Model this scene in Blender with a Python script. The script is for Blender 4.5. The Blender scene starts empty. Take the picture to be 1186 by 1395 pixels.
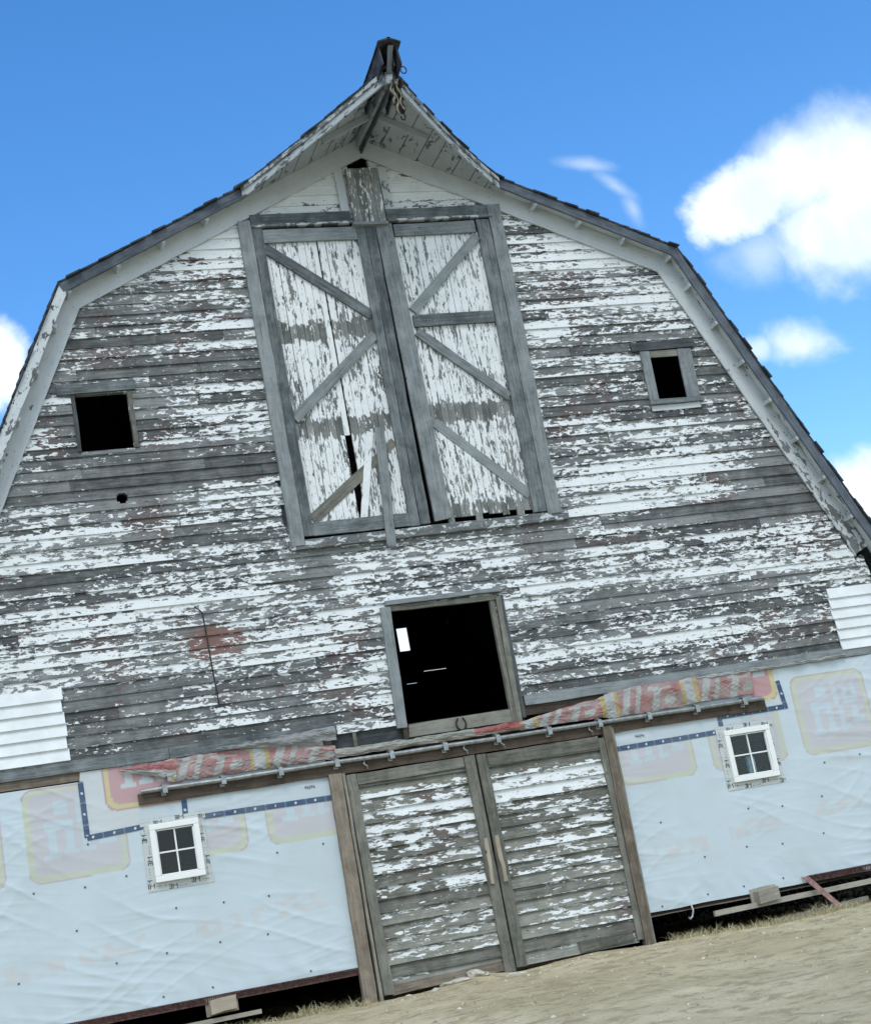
import bpy, bmesh, math, random
from mathutils import Vector, Matrix, noise as mn
random.seed(7)
C = bpy.context.scene.collection
S = bpy.context.scene
R = math.radians

# ------------------------------------------------------------------ camera
cam = bpy.data.cameras.new('camera')
co = bpy.data.objects.new('camera', cam); C.objects.link(co); S.camera = co
yaw, pit, rol = 0.32706708, 0.24779852, -0.18574609
fw = Vector((math.sin(yaw)*math.cos(pit), math.cos(yaw)*math.cos(pit), math.sin(pit)))
rt = Vector((math.cos(yaw), -math.sin(yaw), 0)); up = rt.cross(fw)
rx = rt*math.cos(rol) + up*math.sin(rol); ux = -rt*math.sin(rol) + up*math.cos(rol)
M = Matrix((rx, ux, -fw)).transposed().to_4x4(); M.translation = (-5.8726, -17.6330, 0.6055)
co.matrix_world = M
cam.sensor_fit = 'VERTICAL'; cam.sensor_height = 32.0; cam.lens = 32.0*2203.61/1395.0
cam.clip_start = 0.05; cam.clip_end = 3000

# ------------------------------------------------------------------ node helper
class NT:
    def __init__(s, nt): s.nt = nt; s.n = nt.nodes; s.l = nt.links
    def set(s, sock, v):
        if isinstance(v, bpy.types.NodeSocket): s.l.new(v, sock)
        elif v is not None:
            if sock.type == 'RGBA' and len(v) == 3: v = (*v, 1)
            sock.default_value = v
    def new(s, t, **kw):
        n = s.n.new(t)
        for k, v in kw.items(): setattr(n, k, v)
        return n
    def math(s, op, a, b=None, c=None, clamp=False):
        n = s.new('ShaderNodeMath', operation=op, use_clamp=clamp)
        for i, v in enumerate((a, b, c)):
            if v is not None: s.set(n.inputs[i], v)
        return n.outputs[0]
    def vm(s, op, a, b=None):
        n = s.new('ShaderNodeVectorMath', operation=op); s.set(n.inputs[0], a)
        if b is not None: s.set(n.inputs[1], b)
        return n.outputs['Value'] if op in ('DOT_PRODUCT', 'LENGTH', 'DISTANCE') else n.outputs[0]
    def noise(s, vec, scale=1., detail=4., rough=.55, dist=0., col=False):
        n = s.new('ShaderNodeTexNoise'); s.set(n.inputs['Vector'], vec)
        n.inputs['Scale'].default_value = scale; n.inputs['Detail'].default_value = detail
        n.inputs['Roughness'].default_value = rough; n.inputs['Distortion'].default_value = dist
        return n.outputs['Color' if col else 'Fac']
    def step(s, v, a, b):
        n = s.new('ShaderNodeMapRange', interpolation_type='SMOOTHSTEP')
        s.set(n.inputs[0], v); s.set(n.inputs[1], a); s.set(n.inputs[2], b)
        return n.outputs[0]
    def mix(s, f, a, b):
        n = s.new('ShaderNodeMix', data_type='RGBA'); s.set(n.inputs[0], f); s.set(n.inputs[6], a); s.set(n.inputs[7], b)
        return n.outputs[2]
    def attr(s, name, out='Fac'):
        n = s.new('ShaderNodeAttribute', attribute_name=name); return n.outputs[out]
    def xyz(s, a, b, c):
        n = s.new('ShaderNodeCombineXYZ'); s.set(n.inputs[0], a); s.set(n.inputs[1], b); s.set(n.inputs[2], c); return n.outputs[0]

# ------------------------------------------------------------------ sky and light
SUN_EL, SUN_AZ = R(52), R(200)          # high, in front of the gable, veiled by cloud
W = bpy.data.worlds.new('World'); S.world = W; W.use_nodes = True
w = NT(W.node_tree); w.n.clear()
sky = w.new('ShaderNodeTexSky', sky_type='NISHITA', sun_disc=False)
sky.sun_elevation = SUN_EL; sky.sun_rotation = SUN_AZ
sky.air_density = 1.0; sky.dust_density = 0.4; sky.ozone_density = 1.6
hs = w.new('ShaderNodeHueSaturation'); w.set(hs.inputs['Color'], sky.outputs[0])
hs.inputs['Value'].default_value = 1.22; hs.inputs['Hue'].default_value = .503; hs.inputs['Saturation'].default_value = 1.34
b1 = w.new('ShaderNodeBackground'); w.set(b1.inputs[0], hs.outputs[0]); b1.inputs[1].default_value = 0.15
b2 = w.new('ShaderNodeBackground'); w.set(b2.inputs[0], w.mix(w.step(w.noise(w.vm('NORMALIZE', w.new('ShaderNodeTexCoord').outputs['Generated']), 13, 7, .6, .4), .34, .66), (.70, .82, .92), (.94, .99, 1.0))); b2.inputs[1].default_value = 1.0
D = w.vm('NORMALIZE', w.new('ShaderNodeTexCoord').outputs['Generated'])
fb = w.noise(D, 12, 10, .60, .45); fb2 = w.noise(D, 26, 6, .6, .2)
def cloud(d, sx, sz, rot, amp, lo, hi, dens=1.):
    d = Vector(d).normalized(); u = d.cross(Vector((0, 0, 1))).normalized(); v = u.cross(d)
    u, v = u*math.cos(rot)+v*math.sin(rot), -u*math.sin(rot)+v*math.cos(rot)
    a = w.math('DIVIDE', w.vm('DOT_PRODUCT', D, tuple(u)), sx); b = w.math('DIVIDE', w.vm('DOT_PRODUCT', D, tuple(v)), sz)
    r = w.math('SQRT', w.math('ADD', w.math('MULTIPLY', a, a), w.math('MULTIPLY', b, b)))
    front = w.math('GREATER_THAN', w.vm('DOT_PRODUCT', D, tuple(d)), 0)
    q = w.math('ADD', w.math('SUBTRACT', 1, r), w.math('ADD', w.math('MULTIPLY', w.math('SUBTRACT', fb, .5), amp), w.math('MULTIPLY', w.math('SUBTRACT', fb2, .5), amp*.5)))
    return w.math('MULTIPLY', w.math('MULTIPLY', w.step(q, lo, hi), front), dens)
fb3 = w.noise(D, 15, 10, .62, .5)
def puff(d, sx, sz, rot, amp, lo, hi, dens=1.):
    return cloud(d, sx, sz, rot, amp, lo, hi, dens)
masks = [cloud((.5235, .7580, .3890), .058, .036, R(15), 1.25, .0, .80, .97),
         cloud((.546, .745, .383), .050, .034, R(0), 1.3, .0, .8, .97),
         cloud((.4915, .7824, .3824), .040, .026, R(10), 1.5, .0, .50, .95),
         cloud((.5424, .7632, .3513), .052, .036, R(0), 1.5, .0, .7, .9),
         cloud((.5023, .7907, .3499), .034, .024, R(0), 1.5, .05, 1.1, .45),
         cloud((.5171, .8035, .2949), .032, .017, R(-25), 1.6, .0, .8, .75),
         cloud((.4966, .8150, .2987), .018, .012, R(0), 1.6, .0, .8, .65),
         cloud((.4101, .8089, .4214), .020, .0050, R(-20), 1.9, .0, 1.5, .42),
         cloud((.4259, .8086, .4059), .022, .0055, R(-48), 1.9, .0, 1.5, .42),
         cloud((.4344, .8109, .3921), .018, .0070, R(-75), 1.9, .0, 1.5, .38),
         cloud((.4300, .8200, .3780), .020, .0080, R(-20), 1.9, .0, 1.6, .30),
         cloud((.048, .929, .366), .040, .040, R(-30), 1.4, .0, .45),
         cloud((.284, .943, .174), .10, .05, R(0), .8, -.1, .5),
         cloud((.556, .806, .202), .045, .030, R(10), 1.4, .0, .5)]
m = masks[0]
for k in masks[1:]: m = w.math('MAXIMUM', m, k)
sep = w.new('ShaderNodeSeparateXYZ'); w.set(sep.inputs[0], D)
big = w.noise(D, 2.3, 6, .6, .4)
fill_cloud = w.math('MULTIPLY', w.step(w.math('MULTIPLY', sep.outputs[1], -1), -.15, .25), w.step(big, .34, .56))   # unseen broken cloud added behind the camera to brighten the gable
m = w.math('MAXIMUM', m, fill_cloud)
mx = w.new('ShaderNodeMixShader'); w.set(mx.inputs[0], m); w.set(mx.inputs[1], b1.outputs[0]); w.set(mx.inputs[2], b2.outputs[0])
w.set(w.new('ShaderNodeOutputWorld').inputs[0], mx.outputs[0])

sl = bpy.data.lights.new('sun', 'SUN'); sl.energy = 1.0; sl.angle = R(22); sl.color = (1, .96, .9)
so = bpy.data.objects.new('sun', sl); C.objects.link(so)
sd = Vector((math.sin(SUN_AZ)*math.cos(SUN_EL), math.cos(SUN_AZ)*math.cos(SUN_EL), math.sin(SUN_EL)))
so.rotation_euler = sd.to_track_quat('Z', 'Y').to_euler(); so.location = (-8, -20, 25)
S.view_settings.view_transform = 'Standard'; S.view_settings.look = 'None'
S.view_settings.exposure = 0.42; S.view_settings.gamma = 1

# ------------------------------------------------------------------ mesh helper
class MB:
    def __init__(s): s.v = []; s.f = []; s.g = []; s.c = []; s.r = []; s.col = []
    def vert(s, p, g=None, cov=.5, rnd=.5, col=None):
        s.v.append(tuple(p)); s.g.append(tuple(g) if g else tuple(p)); s.c.append(cov); s.r.append(rnd); s.col.append(col or (1, 1, 1)); return len(s.v)-1
    def face(s, *i): s.f.append(i)
    def board(s, p0, p1, side, wd, nrm, th, n=None, jit=.003, cov=.5, rnd=None, taper=0., rag=0.):
        """a sawn board from p0 to p1, width wd along side, thickness th growing along nrm from the p-plane"""
        p0, p1, side, nrm = Vector(p0), Vector(p1), Vector(side).normalized(), Vector(nrm).normalized()
        L = (p1-p0).length; n = n or max(1, int(L/.25)); rnd = random.random() if rnd is None else rnd
        off = Vector((random.uniform(-50, 50), random.uniform(-50, 50), random.uniform(-50, 50))); base = None
        for i in range(n+1):
            t = i/n; c = p0.lerp(p1, t); j1, j2, j3 = (random.uniform(-jit, jit) for _ in range(3))
            ww = wd*(1-taper*t)/2; ring = []
            for (a, b) in ((-1, 0), (1, 0), (1, 1), (-1, 1)):
                e = c + side*(a*ww + (j1 if a < 0 else j2)) + nrm*(b*th + (j3*.6 if b else 0))
                if i in (0, n) and rag: e += (p1-p0).normalized()*random.uniform(-rag, rag)
                cv = cov(e, t, a) if callable(cov) else cov
                ring.append(s.vert(e, (t*L+off.x, a*ww+off.y, b*th+off.z), cv, rnd))
            if base is None: s.face(*ring[::-1])
            else:
                for k in range(4): s.face(base[k], base[(k+1) % 4], ring[(k+1) % 4], ring[k])
            base = ring
        s.face(*base)
    def fb(s, x0, z0, x1, z1, wd, yb, yf, **k):    # board lying on the gable plane
        d = Vector((x1-x0, 0, z1-z0)).normalized()
        s.board((x0, yb, z0), (x1, yb, z1), (d.z, 0, -d.x), wd, (0, -1, 0), yb-yf, **k)
    def box(s, a, b, **k):
        x0, y0, z0 = a; x1, y1, z1 = b; dx, dy, dz = x1-x0, y1-y0, z1-z0
        if dx >= dz and dx >= dy: s.board((x0, y1, (z0+z1)/2), (x1, y1, (z0+z1)/2), (0, 0, 1), dz, (0, -1, 0), dy, **k)
        elif dz >= dy: s.board(((x0+x1)/2, y1, z0), ((x0+x1)/2, y1, z1), (1, 0, 0), dx, (0, -1, 0), dy, **k)
        else: s.board(((x0+x1)/2, y0, z0), ((x0+x1)/2, y1, z0), (1, 0, 0), dx, (0, 0, 1), dz, **k)
    def tube(s, pts, rad, n=8, rnd=.5, caps=True):
        pts = [Vector(p) for p in pts]; base = None; off = random.uniform(0, 40)
        for i, p in enumerate(pts):
            d = (pts[min(i+1, len(pts)-1)]-pts[max(i-1, 0)]).normalized()
            u = d.orthogonal().normalized() if base is None else (u-d*u.dot(d)).normalized()
            v = d.cross(u); r = rad[i] if isinstance(rad, (list, tuple)) else rad
            ring = [s.vert(p+(u*math.cos(2*math.pi*k/n)+v*math.sin(2*math.pi*k/n))*r, (i*.1+off, k*.02, 0), .5, rnd) for k in range(n)]
            if base is not None:
                for k in range(n): s.face(base[k], base[(k+1) % n], ring[(k+1) % n], ring[k])
            elif caps: s.face(*ring[::-1])
            base = ring
        if caps: s.face(*base)
    def prism(s, poly, y0, y1):                    # xz polygon extruded in y
        n = len(poly); a = [s.vert((x, y0, z)) for x, z in poly]; b = [s.vert((x, y1, z)) for x, z in poly]
        s.face(*a); s.face(*b[::-1])
        for k in range(n): s.face(a[k], b[k], b[(k+1) % n], a[(k+1) % n])
    def build(s, name, mat, parent=None, smooth=False, recalc=True):
        me = bpy.data.meshes.new(name); me.from_pydata(s.v, [], s.f)
        for nm, dt, tp, key in (('gco', s.g, 'FLOAT_VECTOR', 'vector'), ('cov', s.c, 'FLOAT', 'value'), ('rnd', s.r, 'FLOAT', 'value')):
            a = me.attributes.new(nm, tp, 'POINT'); a.data.foreach_set(key, [q for t in dt for q in t] if key == 'vector' else dt)
        a = me.attributes.new('tint', 'FLOAT_COLOR', 'POINT'); a.data.foreach_set('color', [q for t in s.col for q in (*t, 1)])
        if recalc:
            bm = bmesh.new(); bm.from_mesh(me); bmesh.ops.recalc_face_normals(bm, faces=bm.faces); bm.to_mesh(me); bm.free()
        if smooth: me.polygons.foreach_set('use_smooth', [True]*len(me.polygons))
        me.materials.append(mat)
        o = bpy.data.objects.new(name, me); C.objects.link(o)
        if parent: o.parent = parent
        return o
def tag(o, label, cat, group=None, kind=None):
    if label: o['label'] = label
    if cat: o['category'] = cat
    if group: o['group'] = group
    if kind: o['kind'] = kind
    return o
def empty(name, loc=(0, 0, 0)):
    o = bpy.data.objects.new(name, None); C.objects.link(o); o.location = loc; return o

# ------------------------------------------------------------------ materials
def new_mat(name, rough=.8, spec=.3):
    m = bpy.data.materials.new(name); m.use_nodes = True; t = NT(m.node_tree)
    b = t.n['Principled BSDF']; b.inputs['Roughness'].default_value = rough; b.inputs['Specular IOR Level'].default_value = spec
    return m, t, b
def sc(t, v, s): return t.vm('MULTIPLY', v, s)
def wood_col(t, dark, light, g, rnd):
    n1 = t.noise(sc(t, g, (2.2, 42, 42)), 1, 8, .70, .5)
    n2 = t.noise(sc(t, g, (7, 90, 90)), 1, 5, .7)
    pos = t.new('ShaderNodeNewGeometry').outputs['Position']
    n3 = t.noise(pos, 4.2, 7, .68, .4)
    f = t.math('ADD', t.math('ADD', t.math('MULTIPLY', n1, .85), t.math('MULTIPLY', n2, .5)), t.math('ADD', t.math('MULTIPLY', n3, .85), t.math('MULTIPLY', rnd, .38)))
    f = t.step(f, .90, 1.68)
    c = t.mix(f, dark, light)
    crack = t.step(t.noise(sc(t, g, (.9, 60, 60)), 1, 4, .55, .6), .66, .74)
    nail = t.new('ShaderNodeTexVoronoi'); t.set(nail.inputs['Vector'], sc(t, g, (2.4, 9, 0))); nail.inputs['Scale'].default_value = 1
    c = t.mix(t.math('MULTIPLY', t.math('SUBTRACT', 1, t.step(nail.outputs['Distance'], .03, .075)), .8), c, (.03, .027, .025))
    return t.mix(t.math('MULTIPLY', crack, .8), c, tuple(q*.35 for q in dark)), n1, n2
def wood(name, dark, light, rough=.85):
    m, t, b = new_mat(name, rough, .2)
    c, n1, n2 = wood_col(t, dark, light, t.attr('gco', 'Vector'), t.attr('rnd'))
    t.set(b.inputs['Base Color'], c)
    bp = t.new('ShaderNodeBump'); bp.inputs['Strength'].default_value = .5; bp.inputs['Distance'].default_value = .006
    t.set(bp.inputs['Height'], t.math('ADD', n1, t.math('MULTIPLY', n2, .5))); t.set(b.inputs['Normal'], bp.outputs[0])
    return m
def peel(name, dark, light, paint=(.76, .805, .82), red=(.120, .090, .088), along=3.2, across=17., redamt=.535, chip=1.):
    """flaking paint over grey wood; cov carries how much paint is left on each stretch of board"""
    m, t, b = new_mat(name, .8, .25)
    g = t.attr('gco', 'Vector'); cov = t.attr('cov'); rnd = t.attr('rnd')
    c, n1, n2 = wood_col(t, dark, light, g, rnd)
    na = t.noise(sc(t, g, (along*2.7, across*1.45, 3)), 1, 9, .62, .35)
    nb = t.noise(sc(t, g, (along*7, across*2.9, 3)), 1, 6, .66, .3)
    nc = t.noise(sc(t, g, (along*.33, across*.5, 1)), 1, 4, .5, .2)
    s_ = t.math('ADD', t.math('ADD', t.math('MULTIPLY', t.math('SUBTRACT', na, .5), 1.9*chip), t.math('MULTIPLY', t.math('SUBTRACT', nb, .5), .85*chip)), t.math('MULTIPLY', t.math('SUBTRACT', nc, .5), .75*chip))
    val = t.math('ADD', cov, s_)
    mask = t.step(val, .492, .512)
    pos = t.new('ShaderNodeNewGeometry').outputs['Position']
    rn = t.noise(pos, 1.1, 4, .6, .3)
    rm = t.math('MULTIPLY', t.step(rn, redamt, redamt+.08), t.step(val, .05, .35))
    c = t.mix(t.math('MULTIPLY', rm, .8), c, red)
    if name == 'peeling_siding':       # an old red stain soaked into the boards beside the hanging cable
        dv = sc(t, t.vm('SUBTRACT', pos, (-2.72, 0, 4.08)), (2.6, 0, 4.2))
        q_ = t.math('ADD', t.vm('LENGTH', dv), t.math('MULTIPLY', t.math('SUBTRACT', na, .5), 2.2))
        c = t.mix(t.math('MULTIPLY', t.math('SUBTRACT', 1, t.step(q_, .55, 1.0)), .75), c, (.20, .098, .080))
    fleck = t.step(t.noise(sc(t, g, (along*9, across*5, 20)), 1, 3, .7), .655, .68)
    dirt = t.math('ADD', t.math('MULTIPLY', n1, .35), t.math('MULTIPLY', t.noise(pos, 5, 4, .6), .4))
    pc = t.mix(t.step(dirt, .25, .62), paint, tuple(q*.80 for q in paint))
    pc = t.mix(t.math('MULTIPLY', t.step(n2, .60, .72), .30), pc, light)
    mask = t.math('MULTIPLY', mask, t.math('SUBTRACT', 1, t.math('MULTIPLY', fleck, .9)))
    t.set(b.inputs['Base Color'], t.mix(mask, c, pc))
    bp = t.new('ShaderNodeBump'); bp.inputs['Strength'].default_value = .6; bp.inputs['Distance'].default_value = .004
    t.set(bp.inputs['Height'], t.math('ADD', mask, t.math('MULTIPLY', n1, .5))); t.set(b.inputs['Normal'], bp.outputs[0])
    return m
GD, GL = (.046, .052, .054), (.245, .262, .262)
M_side = peel('peeling_siding', GD, GL)
M_door = peel('peeling_door_siding', (.082, .086, .074), (.30, .305, .27), along=2.0, across=16, redamt=.56)
M_vert = peel('peeling_vertical_boards', (.085, .094, .092), (.27, .285, .275), along=2.4, across=20, redamt=.7)
M_hood = peel('shaded_hood_paint', (.06, .07, .075), (.20, .22, .23), paint=(.40, .445, .475), along=2.6, across=10, redamt=.75, chip=.8)  # paint greyed so its colour carries the shade under the hood
M_trim = peel('peeling_trim', (.07, .078, .082), (.22, .24, .245), paint=(.56, .61, .64), along=2.6, across=10, redamt=.75, chip=.8)
M_grey = wood('weathered_grey_timber', (.060, .074, .080), (.275, .310, .320))
M_greyd = wood('dark_grey_timber', (.030, .036, .040), (.12, .135, .145))
M_green = wood('mossy_grey_timber', (.070, .074, .064), (.27, .27, .235))
M_brown = wood('brown_plank', (.095, .080, .062), (.31, .27, .22))
M_dbrown = wood('dark_brown_plank', (.035, .028, .022), (.13, .10, .08))
M_pale = wood('pale_plank', (.20, .19, .16), (.42, .40, .34))
M_fresh = wood('fresh_sawn_wood', (.24, .205, .155), (.43, .385, .31))
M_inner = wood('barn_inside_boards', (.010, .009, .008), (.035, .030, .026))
M_navy = wood('dark_fascia_paint', (.045, .056, .072), (.150, .180, .215))
def plain(name, col, rough=.6, spec=.4, metal=0., var=.25, scale=14, bump=0.):
    m, t, b = new_mat(name, rough, spec); b.inputs['Metallic'].default_value = metal
    n = t.noise(t.new('ShaderNodeNewGeometry').outputs['Position'], scale, 5, .6)
    t.set(b.inputs['Base Color'], t.mix(t.step(n, .3, .7), tuple(q*(1-var) for q in col), tuple(min(1, q*(1+var)) for q in col)))
    if bump:
        bp = t.new('ShaderNodeBump'); bp.inputs['Strength'].default_value = bump; bp.inputs['Distance'].default_value = .01
        t.set(bp.inputs['Height'], n); t.set(b.inputs['Normal'], bp.outputs[0])
    return m
M_newsid = plain('new_white_siding', (.72, .765, .785), .5, .4, 0, .07, 5)
M_vinyl = plain('white_vinyl', (.80, .83, .82), .35, .5, 0, .02)
M_shingle = plain('asphalt_shingle', (.050, .057, .068), .95, .1, 0, .5, 7, .5)
M_galv = plain('galvanised_steel', (.30, .325, .325), .42, .5, .7, .25, 20)
M_iron = plain('rusty_iron', (.045, .040, .038), .7, .3, .4, .4, 30)
M_rust = plain('rusty_red_metal', (.085, .048, .043), .8, .3, .1, .45, 25)
M_redst = plain('faded_red_steel', (.24, .145, .13), .7, .3, .1, .3, 18)
M_stone = plain('pale_rubble', (.50, .49, .42), .9, .2, 0, .25, 20, .6)
M_rope = plain('frayed_rope', (.21, .20, .14), .95, .1, 0, .35, 40)
M_black = plain('dark_cap', (.075, .10, .13), .5)
M_glint = plain('glint_white', (.72, .78, .80), .4)
def tinted(name, rough, spec, bump=0., scale=30):
    m, t, b = new_mat(name, rough, spec); c = t.attr('tint', 'Color')
    pos = t.new('ShaderNodeNewGeometry').outputs['Position']; n = t.noise(pos, 1.7, 5, .6)
    t.set(b.inputs['Base Color'], t.mix(t.math('MULTIPLY', t.step(n, .35, .7), .16), c, (.40, .43, .42)))
    if bump:
        bp = t.new('ShaderNodeBump'); bp.inputs['Strength'].default_value = bump; bp.inputs['Distance'].default_value = .01
        t.set(bp.inputs['Height'], t.noise(sc(t, pos, (.6, 1, 1)), scale, 5, .6, .8)); t.set(b.inputs['Normal'], bp.outputs[0])
    return m
M_wrap = tinted('house_wrap_sheet', .42, .45, .12, 6)
M_tape = tinted('printed_tape', .4, .4)
M_grass = tinted('dry_grass_blade', .8, .2)
# glass: see-through with a reflection
M_glass, t, b = new_mat('window_glass', .05, .5)
fr = t.new('ShaderNodeFresnel'); fr.inputs[0].default_value = 1.5
tr = t.new('ShaderNodeBsdfTransparent'); tr.inputs[0].default_value = (.80, .87, .90, 1)
gl = t.new('ShaderNodeBsdfGlossy'); gl.inputs['Roughness'].default_value = .06
ms = t.new('ShaderNodeMixShader'); t.set(ms.inputs[0], t.math('MULTIPLY', fr.outputs[0], .75)); t.set(ms.inputs[1], tr.outputs[0]); t.set(ms.inputs[2], gl.outputs[0])
t.set(t.n['Material Output'].inputs[0], ms.outputs[0])
# ground
M_ground, t, b = new_mat('packed_dirt', .95, .1)
pos = t.new('ShaderNodeNewGeometry').outputs['Position']
n1 = t.noise(pos, .55, 6, .6, .4); n2 = t.noise(sc(t, pos, (1, 1.3, 1)), 4.5, 8, .68, .3); n3 = t.noise(pos, 34, 5, .7)
n4 = t.noise(pos, 1.6, 6, .62, .5)
c = t.mix(t.step(n1, .36, .64), (.45, .39, .245), (.58, .51, .345))
c = t.mix(t.math('MULTIPLY', t.step(n2, .47, .62), .9), c, (.335, .285, .18))
c = t.mix(t.math('MULTIPLY', t.step(n4, .56, .68), .55), c, (.62, .55, .38))
c = t.mix(t.math('MULTIPLY', t.step(n3, .52, .68), .5), c, (.29, .24, .14))
c = t.mix(t.math('MULTIPLY', t.step(t.noise(pos, 60, 3, .6), .66, .72), .6), c, (.62, .60, .50))
t.set(b.inputs['Base Color'], c)
bp = t.new('ShaderNodeBump'); bp.inputs['Strength'].default_value = .8; bp.inputs['Distance'].default_value = .03
t.set(bp.inputs['Height'], t.math('ADD', n2, t.math('MULTIPLY', n3, .5))); t.set(b.inputs['Normal'], bp.outputs[0])

# ------------------------------------------------------------------ ground, one sheet to the horizon
def gz(x, y):
    if y > 0: return -.16*min(1, y/.35) if abs(x) > 1.75 and abs(x) < 5.5 else -.04
    z = -.06*max(0, -y-1) if y > -40 else -2.34
    n = mn.noise((x*.5, y*.5, 0))*.05 + mn.noise((x*1.7, y*1.7, 3))*.025 + mn.noise((x*5, y*5, 7))*.022
    k = min(1, -y/.8)
    z += .085*math.exp(-((x+.45)/.38)**2-((y+.05)/.28)**2) + .05*math.exp(-((x-.9)/.6)**2-((y+.05)/.3)**2)
    return z + n*(.25+.75*k) - .03*(1-k) - (.05*(1-k) if abs(x) > 1.75 else 0)
def axis(a, b, st, far):
    r = [a+(b-a)*i/round((b-a)/st) for i in range(round((b-a)/st)+1)]; d = st; lo, hi = a, b
    while hi < far: d *= 1.5; lo -= d; hi += d; r = [lo]+r+[hi]
    return r
g = MB(); xs = axis(-7, 8, .1, 700); ys = axis(-14, .8, .1, 700)
for y in ys:
    for x in xs: g.vert((x, y, gz(x, y)))
nx = len(xs)
for j in range(len(ys)-1):
    for i in range(nx-1): a = j*nx+i; g.face(a, a+1, a+nx+1, a+nx)
tag(g.build('ground', M_ground, smooth=True, recalc=False), 'bare packed dirt yard with dry bits of grass in front of the barn', 'ground', kind='structure')

# ------------------------------------------------------------------ the barn
barn = empty('barn')
tag(barn, 'tall old gambrel roof barn with peeling white boards, hay hood and plastic wrapped lower walls', 'barn')
YB = 14.0
# gable outline (frieze lower edge): half width at height z, left and right
def wx(z, s):
    if s > 0: pts = [(5.68, 0), (5.68, 4.0), (5.45, 4.28), (3.73, 8.21), (0.0, 9.99)]
    else: pts = [(5.72, 0), (5.72, 4.0), (5.60, 4.28), (3.75, 8.21), (0.0, 9.99)]
    for (x0, z0), (x1, z1) in zip(pts, pts[1:]):
        if z0 <= z <= z1: return s*(x0+(x1-x0)*(z-z0)/(z1-z0))
    return 0.
OPEN = [(-1.66, 1.64, 5.10, 9.10), (-3.895, -3.30, 6.43, 7.11), (3.25, 3.78, 6.44, 7.08), (-.70, .62, 2.70, 4.23),
        (-.2, .08, 9.1, 10.0), (-3.55, -3.48, 5.785, 5.81), (-3.58, -3.455, 5.81, 5.885), (-3.56, -3.475, 5.885, 5.905)]
BLOB = [  # x, z, rx, rz, change of paint cover: where the paint has weathered off or held
    (-3.4, 7.85, .75, .28, -.5), (-3.0, 6.13, 2.2, .16, -.75), (-2.9, 7.36, 1.9, .055, -.5), (-3.62, 6.77, .58, .5, -.6), (-3.55, 5.84, .60, .13, -1.0),
    (-4.5, 6.75, .3, .35, .35), (-2.3, 6.75, .5, .2, .15), (-2.0, 8.9, .6, .35, .5), (0, 9.5, 1.6, .38, .75), (-2.4, 8.3, .9, .4, -.12),
    (-4.6, 4.9, 1.0, .12, -.45), (-2.6, 3.35, 1.7, .32, -.28), (-3.9, 3.55, .6, .35, -.45), (-4.6, 5.3, .7, .3, .2), (-3.9, 4.55, .9, .14, .3),
    (-2.2, 3.9, .5, .25, .10), (-2.75, 4.15, .34, .22, -.55), (-1.45, 4.75, .24, .3, -.7), (-3, 5.35, 1.2, .25, -.12), (-1.2, 4.2, .6, .3, .12),
    (4.75, 5.25, .60, .42, -1.2), (3.9, 4.92, 1.4, .12, -1.0), (4.2, 6.55, .35, .4, -.4), (3.1, 5.75, .95, .42, .38), (2.5, 6.55, .6, .25, -.28),
    (2.7, 8.6, .9, .30, .32), (2.3, 7.95, .5, .10, -.4), (3.2, 7.75, .5, .2, .25), (2.6, 7.2, .8, .12, -.35), (3.3, 6.3, .5, .14, -.3), (2.1, 7.55, .4, .3, .2),
    (1.45, 4.78, .36, .24, -.85), (.4, 4.9, .5, .08, -.1), (2.2, 3.95, .9, .09, -.5), (3.7, 4.25, .8, .2, .25), (4.6, 3.3, .7, .3, -.40), (2.0, 3.3, .8, .25, .05),
    (3.2, 3.5, .8, .22, .3), (1.3, 4.2, .4, .3, .1), (1.7, 3.1, 1.3, .06, -.3), (5.0, 4.1, .5, .10, .25), (4.3, 4.02, 1.2, .055, -.5),
    (4.9, 4.55, .45, .12, .3), (2.3, 5.1, .5, .2, .25), (-1.0, 3.1, .5, .06, .3), (-1.3, 3.6, .4, .2, .1)]
ROW = {}
def cover(x, z, key):
    c = .475 + ROW.setdefault(key, random.gauss(0, .06))
    for bx, bz, rx_, rz_, d in BLOB:
        q = ((x-bx)/rx_)**2 + ((z-bz)/rz_)**2
        if q < 4: c += d*.68*math.exp(-q*1.1)
    c += .08*mn.noise((x*.9, 0, z*1.6)) + .13*mn.noise((x*2.6, 5, z*5))
    return c
LAP = .13
sid = MB()
def course(mb, x0, x1, za, zb, z0, z1, yo=-.006, ye=-.028, yb=.06, covf=None, seg=.09, brd=None):
    """one lap board between x0 and x1, z from za to zb of a course z0..z1, split at butt joints"""
    for (b0, b1, rnd, off, dy, dz) in brd:
        a, e = max(x0, b0+.0015), min(x1, b1-.0015)
        if e-a < .01: continue
        n = max(1, int((e-a)/seg)); prev = None
        fy = lambda z: ye+(yo-ye)*(z-z0)/(z1-z0)+dy
        for i in range(n+1):
            x = a+(e-a)*i/n; wob = mn.noise((x*1.3, z0*9, 2))*.004
            zl, zh = za+(wob+dz if za == z0 else 0), zb+(.004 if zb == z1 else 0)
            ring = []
            for (y, z) in ((yb, zl), (fy(za), zl), (fy(zb)+.001, zh), (yb, zh)):
                ring.append(mb.vert((x, y, z), (x+off, z-z0+off*.37, off), covf(x, z) + (rnd-.5)*.15 + .17*math.sin(rnd*37+x*1.1)*(1 if z < (z0+z1)/2 else -1), rnd))
            if prev:
                for k in range(4): mb.face(prev[k], ring[k], ring[(k+1) % 4], prev[(k+1) % 4])
            else: mb.face(*ring)
            prev = ring
        mb.face(*prev[::-1])
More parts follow.
